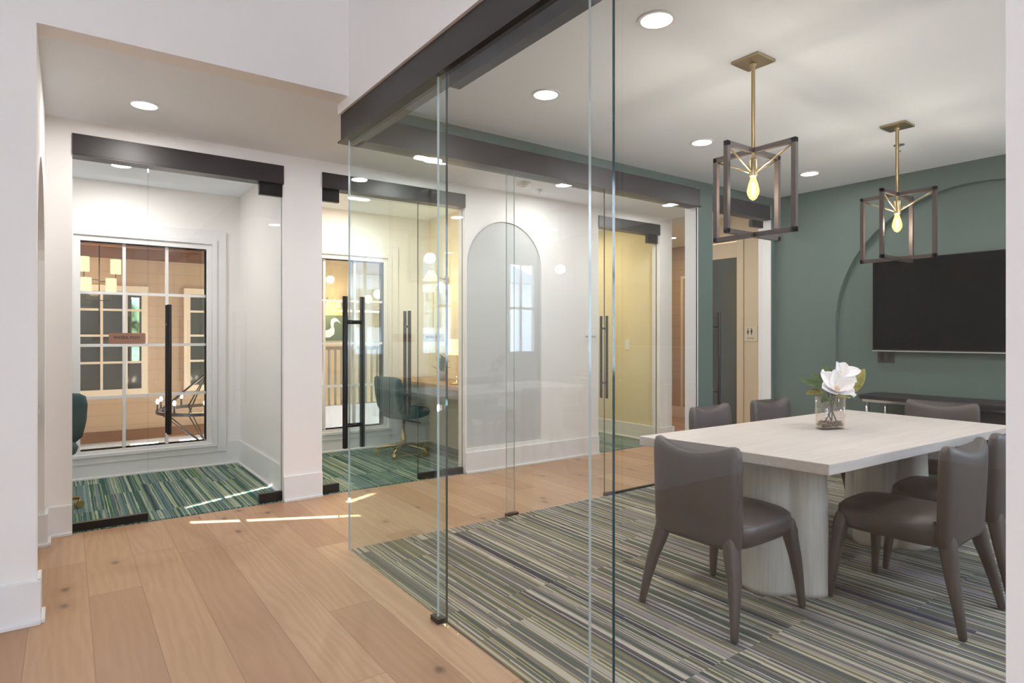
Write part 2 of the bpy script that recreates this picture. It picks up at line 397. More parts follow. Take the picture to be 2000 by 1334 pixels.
# floors
struct('floor', MB().box(-5.6, -5.2, -.25, 10.5, 4.975, 0), FLOORM)
struct('floor', MB().box(6.0, 4.975, -.25, 10.5, 9.0, 0), FLOORM)['label'] = 'oak floor of the hallway beyond the corridor'
struct('floor', MB().box(-.95, 4.975, -.25, 6.0, 6.87, -.006), plain('pod_slab', (.3, .3, .3), .9))
def carpet_patch(x0, y0, x1, y1, m, label, kindlabel='carpet'):
    o = MB().box(x0, y0, .0, x1, y1, .007).build('carpet', m); return tag(o, label, 'carpet')
carpet_patch(XG + .012, -.34, XT + .04, 3.60, CARPET, 'grey green and cream striped carpet filling the meeting room floor')
def carpet_pod(x0, x1, label): 
    o = MB().box(x0, 4.985, -.006, x1, 6.745, .005).build('carpet', CARPETG); return tag(o, label, 'carpet')
carpet_pod(-.80, 1.43, 'green striped carpet in the leftmost work pod, crossed by a sun streak')
carpet_pod(1.60, 3.60, 'green striped carpet under the desk of the middle work pod')
carpet_pod(4.20, 5.815, 'green striped carpet in the empty cream pod')

# main wall of the hall, continuing above the lowered corridor ceiling (plane y = 3.52)
struct('wall_front', MB().plate([(-5.5, 0), (XS, 0), (XS, CH), (1.36, CH), (1.36, 4.6), (-5.5, 4.6)], [], 'y', 3.52, 3.66), WHITE)
# side wall with the arched opening and its alcove
struct('wall_left', MB().plate([(3.66, 0), (3.66, CH), (YW, CH), (YW, 0), (4.78, 0)] + [(4.78 - .56 + .56 * math.cos(PI * k / 28), 1.70 + .56 * math.sin(PI * k / 28)) for k in range(29)] + [(3.665, 0)], [], 'x', XS - .13, XS), WHITE)
struct('wall_alcove', MB().box(XS - 1.0, 4.78, 0, XS - .13, 4.9, CH).box(XS - 1.1, 3.66, 0, XS - 1.0, 4.9, CH), WHITE)
# far wall of the corridor with the three pod openings and an arched niche
HT = 2.625
P1, P2, P3 = (.030, 1.376), (1.680, 3.034), (4.752, 5.758)
outer = [(-.95, 0), (P1[0], 0), (P1[0], HT), (P1[1], HT), (P1[1], 0), (P2[0], 0), (P2[0], HT), (P2[1], HT), (P2[1], 0), (P3[0], 0), (P3[0], HT), (P3[1], HT), (P3[1], 0), (5.98, 0), (5.98, CH + .02), (-.95, CH + .02)]
struct('wall_back', MB().plate(outer, [arch(3.055, 3.950, .235, 2.416)], 'y', YW, YW + .12), WHITE)
struct('wall_niche', MB().plate(arch(3.056, 3.949, .236, 2.415), [], 'y', YW + .014, YW + .11), plain('niche_paint_grey', (.58, .585, .575), .75, spec=.2))
# ceilings
struct('ceiling', MB().plate([(-1.3, 3.66), (1.36, 3.66), (1.36, 3.70), (10.5, 3.70), (10.5, 9), (5.98, 9), (5.98, 6.87), (-1.3, 6.87)], [], 'z', CH, CH + .12), CEIL)['label'] = 'lowered corridor ceiling'
struct('ceiling', MB().box(1.46, -.42, 2.72, 6.1, 3.70, 2.84), CEIL)['label'] = 'meeting room ceiling'
struct('ceiling', MB().box(-5.5, -5.0, 4.6, 1.47, 3.66, 4.7), CEIL)['label'] = 'high ceiling over the hall'
# upper wall over the glass on the hall side
struct('wall_upper', MB().box(1.35, -5.0, 2.655, 1.465, 3.70, 4.6), WHITE)
struct('wall_hall_side', MB().box(1.35, -5.0, 0, 1.465, -.35, 2.655), WHITE)
struct('wall_pillar', MB().box(1.352, -.35, 0, 1.50, .376, 2.655), WHITE)
# hall enclosure behind the camera: tall windows left, slits added to the rear wall, shaped to project the sun streaks
struct('wall_hall_left', MB().plate(rect(-5.0, 0, 3.52, 4.6), [rect(-3.5, .3, -2.6, 2.9)], 'x', -5.0, -4.6), WHITE)
def back(p, Y=-4.2):
    t = (p[1] - Y) / SUN.y; return (p[0] - SUN.x * t, p[2] - SUN.z * t)
def slit(a, b, w):
    a, b = Vector(a), Vector(b); n = Vector((0, 1, 0)) if abs((b - a).z) < .01 else Vector((1, 0, 0)) * 0 + Vector((0, .45, 0))
    return [back(p) for p in (a, b, b + n * w, a + n * w)]
slits = [slit((.70, 4.765, 0), (.985, 4.610, 0), .060), slit((1.03, 4.585, 0), (1.72, 4.235, 0), .060),
         slit((.734, 5.195, 0), (1.00, 5.32, 0), .045), slit((1.03, 5.335, 0), (1.437, 5.515, 0), .05), slit((1.775, 4.635, 0), (2.05, 4.765, 0), .06)]
HR = [rect(-4.2, 3.9, -4.0, 4.0)]
struct('wall_hall_rear', MB().plate(rect(-5.0, 0, 1.465, 4.6), slits + [rect(-4.2, .5, -2.05, 3.7)], 'y', -4.2, -4.205), WHITE)
# right hand walls of the meeting room
struct('wall_right', MB().plate([(-.42, 0), (.73, 0)] + arch(.73, 2.974, 0, 2.545)[2:][::1] [0:0] + [(.73, 0), (2.974, 0), (3.60, 0), (3.60, 2.74), (-.42, 2.74)], [], 'x', XT, XT) if False else
       MB().plate(rect(-.42, 0, 3.735, 2.74), [arch(.73, 2.974, .16, 2.545, 40)], 'x', XT, XT + .06), GREEN)
struct('wall_right', MB().box(XT + .06, -.42, 0, XT + .16, 3.735, 2.74), GREEN)['label'] = 'green backing of the arched recess'
struct('wall_near', MB().plate(rect(1.465, 0, 6.0, 2.74), [rect(a, 1.02, b, 2.42) for a, b in WINX], 'y', -.42, -.35), WHITE)
# wall between meeting room and corridor, right of the glass
GZ = 2.635
struct('wall_room_back', MB().plate([(4.705, 0), (4.927, 0), (4.927, GZ), (5.892, GZ), (5.892, 0), (XT, 0), (XT, 2.725), (1.47, 2.725), (1.47, 2.652), (4.705, 2.652)], [], 'y', 3.605, 3.70), GREEN)
struct('trim_1', MB().box(4.690, 3.600, 0, 4.705, 3.70, 2.652).box(4.690, 3.70, 0, 4.942, 3.737, 2.652), TRIMW)
struct('trim_2', MB().box(5.880, 3.600, 0, 5.892, 3.70, GZ).box(5.880, 3.70, 0, XT + .16, 3.737, GZ), TRIMW)
# hallway beyond the corridor
struct('wall_restroom', MB().plate(rect(3.70, 0, 5.02, CH), [rect(4.335, 0, 4.86, 2.42)], 'x', 6.40, 6.52), BEIGE)
struct('wall_restroom', MB().box(6.11, 3.60, 0, 6.52, 3.70, CH).box(6.52, 4.90, 0, 7.95, 5.02, CH), BEIGE)
struct('wall_hallway', MB().box(7.93, 4.9, 0, 8.05, 9.0, CH), SHIP)
struct('wall_hallway', MB().box(5.98, 8.9, 0, 8.05, 9.0, CH), SHIP)
struct('trim_3', MB().box(7.905, 5.02, 0, 7.93, 8.9, .17).box(7.915, 5.9, .17, 7.93, 5.94, 2.2).box(7.915, 6.35, .17, 7.93, 6.39, 2.2).box(7.915, 5.9, 2.2, 7.93, 6.39, 2.24), BEIGE)
# pods
struct('wall_pod', MB().box(1.440, YW + .12, 0, 1.595, 6.75, CH), WHITE)['label'] = 'partition between the two white pods'
struct('wall_pod', MB().box(-.95, YW + .12, 0, -.80, 6.75, CH), WHITE)
struct('wall_pod', MB().box(3.61, YW + .16, 0, 3.74, 6.75, CH), WARMW)
struct('wall_pod', MB().box(5.830, YW + .12, 0, 5.98, 6.87, CH), WARMW)
struct('wall_pod', MB().box(4.05, YW + .12, 0, 4.20, 6.75, CH), WARMW)
def win_xs(x0): return [x0, x0 + .335, x0 + .685, x0 + 1.026]
WZ0, WZ1 = .258, 2.155
W1, W2 = .100, 1.985
struct('wall_pod_rear', MB().plate(rect(-.95, 0, 5.98, CH), [rect(W1, WZ0, W1 + 1.026, WZ1), rect(W2, WZ0, W2 + 1.026, WZ1)], 'y', 6.75, 6.87), WHITE)
def int_window(n, x0):
    x1 = x0 + 1.026
    o = struct('window_%d' % n, MB().plate(rect(x0 - .05, WZ0 - .035, x1 + .05, WZ1 + .05), [rect(x0, WZ0, x1, WZ1)], 'y', 6.735, 6.875), TRIMW, bevel=.003)
    m = MB()
    for x in win_xs(x0)[1:3]: m.box(x - .013, 6.775, WZ0, x + .013, 6.815, WZ1)
    for z in (.733, 1.211, 1.692): m.box(x0, 6.777, z - .013, x1, 6.813, z + .013)
    m.build('muntins', TRIMW, o)
    m = MB().plate(rect(x0 - .20, WZ0 - .12, x1 + .178, WZ1 + .19), [rect(x0 - .085, WZ0 - .05, x1 + .085, WZ1 + .085)], 'y', 6.727, 6.75)
    m.plate(rect(x0 - .095, WZ0 - .06, x1 + .095, WZ1 + .095), [rect(x0 - .05, WZ0 - .03, x1 + .05, WZ1 + .05)], 'y', 6.715, 6.75)
    m.build('casing', TRIMW, o, bevel=.003)
    MB().box(x0, 6.79, WZ0, x1, 6.796, WZ1).build('glass_pane', WINGL, o)
    return o
int_window(1, W1); int_window(2, W2)
for k, (a, b) in enumerate(WINX):
    o = struct('window_%d' % (3 + k), MB().plate(rect(a, 1.02, b, 2.42), [rect(a + .04, 1.06, b - .04, 2.38)], 'y', -.40, -.33), TRIMW)
    MB().box((a + b) / 2 - .018, -.39, 1.06, (a + b) / 2 + .018, -.36, 2.38).box(a + .04, -.39, 1.70, b - .04, -.36, 1.735).build('muntins', TRIMW, o)
# baseboards with shoe moulding
def base(name, segs, m=TRIMW, h=.198, label=None):
    mb = MB()
    for (x0, y0, x1, y1, nx, ny) in segs:   # nx, ny: direction the board faces
        for t_, z0, z1 in ((.016, 0, h), (.030, 0, .020)):
            if ny: mb.box(x0, y0, z0, x1, y0 + ny * t_, z1)
            else: mb.box(x0, y0, z0, x0 + nx * t_, y1, z1)
    o = struct(name, mb, m, bevel=.003)
    if label: o['label'] = label
    return o
base('baseboard_front', [(-4.6, 3.52, XS + .016, 3.52, 0, -1)])
base('baseboard_left', [(XS, 3.505, XS, 3.66, 1, 0), (XS, 4.765, XS, YW, 1, 0), (XS - 1.0, 4.78, XS + .016, 4.78, 0, -1)])
base('baseboard_back', [(XS, YW, P1[0], YW, 0, -1), (P1[1], YW, P2[0], YW, 0, -1), (P2[1], YW, P3[0], YW, 0, -1), (P3[1], YW, 5.996, YW, 0, -1), (5.98, 4.93, 5.98, 5.08, 1, 0)])
base('baseboard_pods', [(1.44, 5.08, 1.44, 6.75, -1, 0), (-.8, 6.75, 1.44, 6.75, 0, -1), (1.595, 6.75, 3.61, 6.75, 0, -1)], h=.235)
base('baseboard_cream', [(5.83, 5.08, 5.83, 6.75, -1, 0), (4.2, 6.75, 5.83, 6.75, 0, -1)], h=.19)
base('baseboard_right', [(XT, 2.98, XT, 3.60, -1, 0), (4.705, 3.605, 4.927, 3.605, 0, -1)], m=TRIMW, h=.14)
base('baseboard_restroom', [(6.40, 3.70, 6.40, 4.25, -1, 0)], m=BEIGE)
# header beams
def beam(n, x0, y0, x1, y1, z0, z1, lip):
    o = struct('trim_%d' % n, MB().box(x0, y0, z0 + .010, x1, y1, z1), BEAM, bevel=.002)
    MB().box(x0 - lip, y0 - lip, z0, x1 + lip, y1 + lip, z0 + .010).build('flange', BEAM, o)
    return o
beam(4, 1.365, -.35, 1.462, 3.69, 2.480, 2.655, .014)['label'] = 'dark steel header over the hall side glass'
beam(5, 1.462, 3.575, 4.703, 3.69, 2.480, 2.640, .012)['label'] = 'dark steel header over the corridor side glass'
beam(6, 4.928, 3.598, 5.880, 3.70, 2.490, GZ, .006)
beam(7, P1[0], YW - .012, P1[1], YW + .11, 2.482, HT, .0)
beam(8, P2[0], YW - .012, P2[1], YW + .11, 2.500, HT, .0)
beam(9, P3[0], YW - .012, P3[1], YW + .11, 2.500, HT, .0)
struct('trim_10', MB().box(1.402, -.35, 2.425, 1.458, 2.43, 2.479), RUBBER)['label'] = 'black sliding track under the header'
struct('trim_11', MB().box(3.60, 3.595, 0, 4.690, 3.618, .022), BLACK)['label'] = 'black floor channel of the corridor side glass'

# ------------------------------------------------------------------ glass
def panel(name, label, x0, y0, x1, y1, z0, z1, mat=GLASS, edge=EDGE, parent=None, near=None, far=None, group=None):
    """one pane of glass, polished end faces are parts"""
    mb = MB().box(x0, y0, z0, x1, y1, z1)
    o = mb.build(name, [mat, edge])
    long_x = (x1 - x0) > (y1 - y0)
    for p in o.data.polygons:
        n = p.normal
        if (long_x and abs(n.x) > .5) or (not long_x and abs(n.y) > .5): p.material_index = 1
    o.data.materials.append(EDGELIT)
    for p in o.data.polygons:
        if p.material_index == 1 and not long_x and p.normal.y > .5: p.material_index = 2
    if parent: o.parent = parent
    else: tag(o, label, 'glass panel', group)
    return o
def hbar(mb, p, z0, z1, r=.0155): mb.tube((p[0], p[1], z0), (p[0], p[1], z1), r, n=16)
def handle(parent, axis, c, z0=.60, z1=1.52, off=.053, zs=(.77, 1.38), r=.0155):
    a = MB(); b = MB()
    d = (off, 0) if axis == 'x' else (0, off)
    hbar(a, (c[0] - d[0], c[1] - d[1]), z0, z1, r); hbar(b, (c[0] + d[0], c[1] + d[1]), z0, z1, r)
    h = a.build('handle_bar', BLACK, parent, bevel=.002); b.build('handle_bar', BLACK, parent, bevel=.002); 
    for z in zs: MB().tube((c[0] - d[0], c[1] - d[1], z), (c[0] + d[0], c[1] + d[1], z), .0115).build('handle_spacer', BLACK, parent)
    return h
GT = 2.49
d = thing('sliding_glass_door', 'tall sliding glass panel with a pair of long black bar handles at the corner', 'glass door', (XG, 3.0, 0))
d.location = (0, 0, 0)
panel('pane', None, 1.379, 2.420, 1.390, 3.600, .008, GT, GLASSG, parent=d); handle(d, 'x', (1.384, 3.525), z0=.635, z1=1.532)
d = thing('sliding_glass_door', 'middle hall side glass panel with a bronze clamp at its foot', 'glass door')
panel('pane', None, 1.366, 1.364, 1.377, 2.475, .008, GT, parent=d)
MB().box(1.352, 2.445, 0, 1.398, 2.515, .022).build('floor_clamp', BRONZE, d, bevel=.002)
panel('sliding_glass_door', 'hall side glass panel nearest the camera, next to the pillar', 1.379, .376, 1.390, 1.485, .008, GT)
d = thing('sliding_glass_door', 'corridor side glass panel meeting the hall glass at the corner', 'glass door')
panel('pane', None, 1.391, 3.600, 2.62, 3.611, .004, GT, GLASSC, parent=d, edge=EDGELIT)
d = thing('sliding_glass_door', 'corridor side glass panel in the middle, reflecting the window, bronze clamp at its foot', 'glass door')
panel('pane', None, 2.56, 3.613, 3.53, 3.624, .004, GT, GLASSC, parent=d, edge=EDGELIT)
MB().box(2.555, 3.594, 0, 2.655, 3.632, .024).build('floor_clamp', BRONZE, d, bevel=.002)
d = thing('sliding_glass_door', 'corridor side glass panel at the right with a black channel along its foot', 'glass door')
panel('pane', None, 3.52, 3.600, 4.690, 3.611, .004, GT, GLASSC, parent=d)
MB().box(3.525, 3.590, 0, 3.615, 3.626, .030).build('floor_clamp', BRONZE, d, bevel=.002)

def pod_doors(n, x0, x1, seam, hx, hinge, zt):
    """door leaf with patch fittings and handle pair, and the fixed sidelight beside it"""
    y0, y1 = YW + .045, YW + .056
    leaf = (seam + .004, x1 - .004) if hinge == 'right' else (x0 + .004, seam - .004)
    side = (x0, seam) if hinge == 'right' else (seam, x1)
    o = struct('door_%d' % n, MB().box(leaf[0], y0, .012, leaf[1], y1, zt), [GLASS, EDGE])
    for p in o.data.polygons:
        if abs(p.normal.x) > .5: p.material_index = 1
    hx0, hx1 = (leaf[1] - .17, leaf[1] + .003) if hinge == 'right' else (leaf[0] - .003, leaf[0] + .15)
    MB().box(hx0, y0 - .016, .008, hx1, y1 + .016, .078).build('patch_fitting', BLACK, o, bevel=.002)
    MB().box(hx0, y0 - .016, zt - .10, hx1, y1 + .016, zt).build('patch_fitting', BLACK, o, bevel=.002)
    handle(o, 'y', (hx, (y0 + y1) / 2), off=.045, z0=.60)
    if side[1] - side[0] > .05:
        s = struct('window_%d' % (5 + n), MB().box(side[0], y0, .03, side[1], y1, zt), [GLASS, EDGE])
        for p in s.data.polygons:
            if abs(p.normal.x) > .5: p.material_index = 1
        MB().box(side[0], y0 - .014, 0, side[1], y1 + .014, .058).build('bottom_rail', BLACK, s)
    return o
pod_doors(1, P1[0], P1[1], .462, .590, 'right', 2.49)
pod_doors(2, P2[0], P2[1], 2.570, 2.462, 'left', 2.50)
pod_doors(3, P3[0], P3[1], P3[0], 4.885, 'right', 2.50)
# fourth door, closing the right hand end of the meeting room
o = struct('door_4', MB().box(4.940, 3.640, .012, 5.872, 3.651, 2.49), [GLASS, EDGE])
handle(o, 'y', (5.02, 3.645), z0=.60, z1=1.52, off=.045)
MB().box(5.60, 3.625, 2.40, 5.79, 3.668, 2.47).build('patch_fitting', BLACK, o, bevel=.002)
MB().box(5.70, 3.625, .008, 5.87, 3.668, .078).build('patch_fitting', BLACK, o)
# restroom door
o = struct('door_5', MB().plate(rect(4.335, .01, 4.86, 2.41), [rect(4.335, .12, 4.785, 2.225)], 'x', 6.415, 6.455), BEIGE)
MB().box(6.43, 4.335, .12, 6.44, 4.785, 2.225).build('dark_pane', DARKG, o)
struct('trim_12', MB().plate([(4.25, 0), (4.335, 0), (4.335, 2.42), (4.86, 2.42), (4.86, 0), (4.95, 0), (4.95, 2.51), (4.25, 2.51)], [], 'x', 6.378, 6.40), BEIGE, bevel=.003)

# ------------------------------------------------------------------ plaques
def rrect(u0, w0, u1, w1, r, n=6):
    pts = []
    for cx, cy, a0 in ((u1 - r, w0 + r, -90), (u1 - r, w1 - r, 0), (u0 + r, w1 - r, 90), (u0 + r, w0 + r, 180)):
        for k in range(n + 1): a = R(a0 + 90 * k / n); pts.append((cx + r * math.cos(a), cy + r * math.sin(a)))
    return pts
def plaque(x0, x1, y, mat, label, z0=1.243, z1=1.318):
    t = thing('door_plaque', label, 'sign', ((x0 + x1) / 2, y, z0)); c = (x0 + x1) / 2
    MB().plate([(u - c, w - z0) for u, w in rrect(x0, z0, x1, z1, .012)], [], 'y', -.006, 0).build('plate', mat, t)
    text('lettering', 'WORK', .0270, (-.037, -.0068, .043), (PI / 2, 0, 0), INK, t, spacing=1.1)
    text('lettering', 'POD', .0270, (.045, -.0068, .043), (PI / 2, 0, 0), INK, t, spacing=1.1)
    text('braille', '. : : .', .011, (0, -.0066, .022), (PI / 2, 0, 0), INK, t)
    return t
plaque(.232, .448, YW + .045, COPPER, 'copper coloured WORK POD plaque on the glass of the leftmost pod')
plaque(2.615, 2.830, YW + .045, SIGNW, 'pale WORK POD plaque on the fixed glass of the middle pod')
plaque(4.530, 4.735, YW, PLAST, 'white WORK POD plaque on the wall left of the cream pod')
t = thing('restroom_sign', 'pale square restroom sign with two figures on the beige wall', 'sign', (6.398, 4.16, 1.235))
MB().box(-.006, -.085, 0, 0, .085, .18).build('plate', SIGNW, t, bevel=.002)
m = MB()
for sy, woman in ((.035, True), (-.01, False)):
    m.ball((-.0066, sy, .142), .0075, 10, (.15, 1, 1))
    pts = [(sy - .004, .131), (sy + .004, .131), (sy + (.017 if woman else .009), .098), (sy + .006, .098), (sy + .005, .075), (sy - .005, .075), (sy - .006, .098), (sy - (.017 if woman else .009), .098)] if woman else \
          [(sy - .012, .131), (sy + .012, .131), (sy + .012, .104), (sy + .006, .100), (sy + .005, .075), (sy - .005, .075), (sy - .006, .100), (sy - .012, .104)]
    m.plate(pts, [], 'x', -.0072, -.0062)
m.build('pictogram', INK, t)
text('lettering', 'RESTROOM', .017, (-.0066, 0, .035), (PI / 2, 0, -PI / 2), INK, t)

# ------------------------------------------------------------------ ceiling fixtures
def downlight(x, y, z, label, power, col=(1, .98, .96), group=None):
    t = thing('downlight', label, 'ceiling light', (x, y, z), 0, group)
    MB().plate([(.085 * math.cos(2 * PI * k / 32), .085 * math.sin(2 * PI * k / 32)) for k in range(32)], [[(.070 * math.cos(2 * PI * k / 32), .070 * math.sin(2 * PI * k / 32)) for k in range(32)]], 'z', -.006, 0).build('trim_ring', PLAST, t)
    MB().lathe([(.070, -.004), (.070, 0)], n=32, smooth=False).build('lens', DISC, t)
    area('downlight_lamp', (x, y, z - .012), (0, 0, 0), .13, .13, power, col, 'DISK', spread=PI)
    return t
ROOM = [(2.15, 1.87, 'white round downlight at the top of the meeting room ceiling, left of the pendants'),
        (2.288, 2.831, 'bright round downlight between hall glass and the near pendant'),
        (3.783, 2.86, 'round downlight on the meeting room ceiling left of the near pendant cage'),
        (5.278, 2.862, 'small round downlight nearest the green television wall')]
for x, y, l in ROOM: downlight(x, y, 2.72, l, 6)
for x, y in ((3.78, .85), (5.28, .85)): downlight(x, y, 2.72, 'round downlight on the meeting room ceiling outside the view', 9, group='downlights near the street windows')
HALLD = [(.387, 4.391, 'large round downlight in front of the leftmost pod'), (2.48, 4.40, 'round downlight in front of the middle pod'),
         (3.78, 4.418, 'round downlight above the arched niche'), (5.286, 4.422, 'round downlight in front of the cream pod')]
for x, y, l in HALLD: downlight(x, y, CH, l, 10)
downlight(.369, 6.062, CH, 'round downlight inside the leftmost pod', 15)
downlight(2.493, 6.097, CH, 'round downlight inside the middle pod', 17, (1, .93, .82))
downlight(5.10, 6.05, CH, 'round downlight inside the cream pod', 14, (1, .84, .60))
downlight(7.1, 5.9, CH, 'round downlight in the beige hallway', 14, (1, .86, .68))
t = thing('smoke_detector', 'white round smoke detector on the corridor ceiling', 'smoke detector', (3.43, 4.575, CH))
MB().lathe([(.060, -.042), (.066, -.036), (.068, -.006), (.068, 0)], n=28).build('cover', PLAST, t)
MB().lathe([(.022, -.047), (.022, -.042)], n=20).build('sensor_cap', PLAST, t)
t = thing('sprinkler', 'small metal ceiling sprinkler beside the smoke detector', 'sprinkler', (3.72, 4.70, CH))
MB().lathe([(.032, -.004), (.032, 0)], n=24).build('escutcheon', PLAST, t)
MB().tube((0, 0, -.035), (0, 0, -.004), .006).lathe([(.013, -.040), (.013, -.036)], n=16).build('head', STEEL, t)
t = thing('sprinkler', 'small chrome sprinkler behind the farther pendant stem', 'sprinkler', (5.02, 2.04, 2.72))
MB().lathe([(.036, -.004), (.036, 0)], n=24).build('escutcheon', CHROME, t)
MB().tube((0, 0, -.045), (0, 0, -.004), .006).lathe([(.014, -.050), (.014, -.045)], n=16).build('head', CHROME, t)

# ------------------------------------------------------------------ pendants
def pendant(label, x, y):
    t = thing('pendant_light', label, 'pendant light', (x, y, 2.72), 0, None)
    MB().box(-.078, -.078, -.014, .078, .078, 0).build('canopy', BRASS, t, bevel=.002)
    MB().lathe([(.010, -.55), (.010, -.030), (.017, -.028), (.017, -.014)], n=16).build('stem', BRASS, t)
    zt, zb, hw, b = -.455, -.912, .235, .0115
    for ax in (0, 1):
        m = MB(); e = 0.0006 * ax
        def bx(u0, z0, u1, z1):
            if ax: m.box(-b - e, u0, z0, b + e, u1, z1)
            else: m.box(u0, -b, z0, u1, b, z1)
        bx(-hw, zb - e, -hw + 2 * b, zt + e); bx(hw - 2 * b, zb - e, hw, zt + e)
        bx(-hw, zt - 2 * b, hw, zt + e); bx(-hw, zb - e, hw, zb + 2 * b)
        m.build('square_frame', BRONZE, t)
    MB().lathe([(.019, -.60), (.021, -.595), (.021, -.512), (.019, -.508)], n=20).build('socket', BRASS, t)
    for dx, dy in ((1, 0), (-1, 0), (0, 1), (0, -1)):
        MB().tube((dx * .018, dy * .018, -.575), (dx * (hw - .022), dy * (hw - .022), -.482), .0048, n=8).build('strut', BRASS, t)
    MB().lathe([(.004, -.722), (.018, -.712), (.029, -.690), (.031, -.672), (.024, -.640), (.015, -.612), (.013, -.598)], n=12, smooth=False).build('bulb', LITB, t)
    MB().path([(.006 * math.cos(k * 1.5), .006 * math.sin(k * 1.5), -.700 + .0062 * k) for k in range(12)], .0055, 6).build('filament', FILA, t)
    point('pendant_bulb_light', (x, y, 2.72 - .665), 15, (1, .88, .74), .05)
    return t
pendant('near brass and bronze pendant with two crossed square frames and a glowing bulb', 2.875, 1.857)
pendant('farther brass and bronze pendant hanging in front of the television', 4.553, 1.862)

# ------------------------------------------------------------------ television, outlet, console
t = thing('television', 'large black flat television on the green wall', 'television', (XT + .03, 1.91, 1.163))
MB().box(-.045, -.725, 0, -.005, .725, .815).build('housing', PLATE, t, bevel=.003)
MB().box(-.047, -.718, .012, -.044, .718, .808).build('screen', SCREEN, t)
MB().box(-.050, -.725, -.004, -.018, .725, .004).build('bottom_trim', STEEL, t)
MB().box(-.005, -.2, .2, .032, .2, .6).build('wall_mount', BLACK, t)
t = thing('wall_outlet', 'dark double outlet plate on the green wall under the television', 'outlet', (XT + .06, 2.55, 1.055))
MB().box(-.010, -.070, 0, 0, .070, .105).build('cover_plate', PLATE, t, bevel=.002)
for s in (-1, 1): MB().box(-.013, s * .032 - .018, .018, -.009, s * .032 + .018, .088).build('socket', BLACK, t)
t = thing('console_table', 'low dark console table with chrome edge along the green wall', 'console table', (0, 0, 0))
cy0, cy1 = .95, 2.60
pts = [(5.98, cy0), (5.98, cy1 - .03), (5.93, cy1), (5.60, cy1 - .0), (5.53, cy1 - .05), (5.53, cy0)]
MB().prism(pts, .757, .790).build('top', DARKC, t, bevel=.004)
MB().prism([(5.975, cy0 + .01), (5.975, cy1 - .045), (5.605, cy1 - .015), (5.540, cy1 - .06), (5.540, cy0 + .01)], .735, .757).build('edge_rail', CHROME, t)
for x, y in ((5.57, cy1 - .09), (5.92, cy1 - .09), (5.57, cy0 + .08), (5.92, cy0 + .08)): MB().tube((x, y, .007), (x, y, .736), .016).build('leg', CHROME, t)
MB().box(5.60, cy0 + .1, .30, 5.95, cy1 - .40, .735).build('cabinet', DARKC, t)

# ------------------------------------------------------------------ conference table
TZ = .75
def onz(px, py, z):
    fx, fy = math.sin(YAW), math.cos(YAW); a = (px - 1000) / F_PX; dx, dy, dz = fx + fy * a, fy - fx * a, -(py - HZ) / F_PX
    k = (z - CAM_H) / dz; return (dx * k, dy * k)
TC = (3.63, 1.815)
t = thing('conference_table', 'large whitewashed oak conference table on two lobed pedestals', 'table', (TC[0], TC[1], 0))
corn = [(2.640, 1.345), (4.68, 1.262), (4.70, 2.268), (2.545, 2.335)]
MB().prism([(a - TC[0], b - TC[1]) for a, b in corn], TZ - .050, TZ).build('tabletop', WASH, t, bevel=.004)
def lobed(cx, cy):
    rings = []
    for z, s in ((.007, 1.0), (.03, 1.0), (.25, .965), (.5, .93), (TZ - .052, .905)):
        ring = []
        for k in range(96):
            a = 2 * PI * k / 96; best = 0
            for q in range(4):
                ca, sa = math.cos(q * PI / 2), math.sin(q * PI / 2); lx, ly, r = .115 * ca, .115 * sa, .135
                bb = math.cos(a) * lx + math.sin(a) * ly; disc = bb * bb - (lx * lx + ly * ly - r * r)
                if disc > 0: best = max(best, bb + math.sqrt(disc))
            ring.append((cx + best * s * math.cos(a), cy + best * s * math.sin(a), z))
        rings.append(ring)
    return MB().loft(rings)
lobed(3.06 - TC[0], 1.815 - TC[1]).build('pedestal', WASHV, t)
lobed(4.235 - TC[0], 1.80 - TC[1]).build('pedestal', WASHV, t)

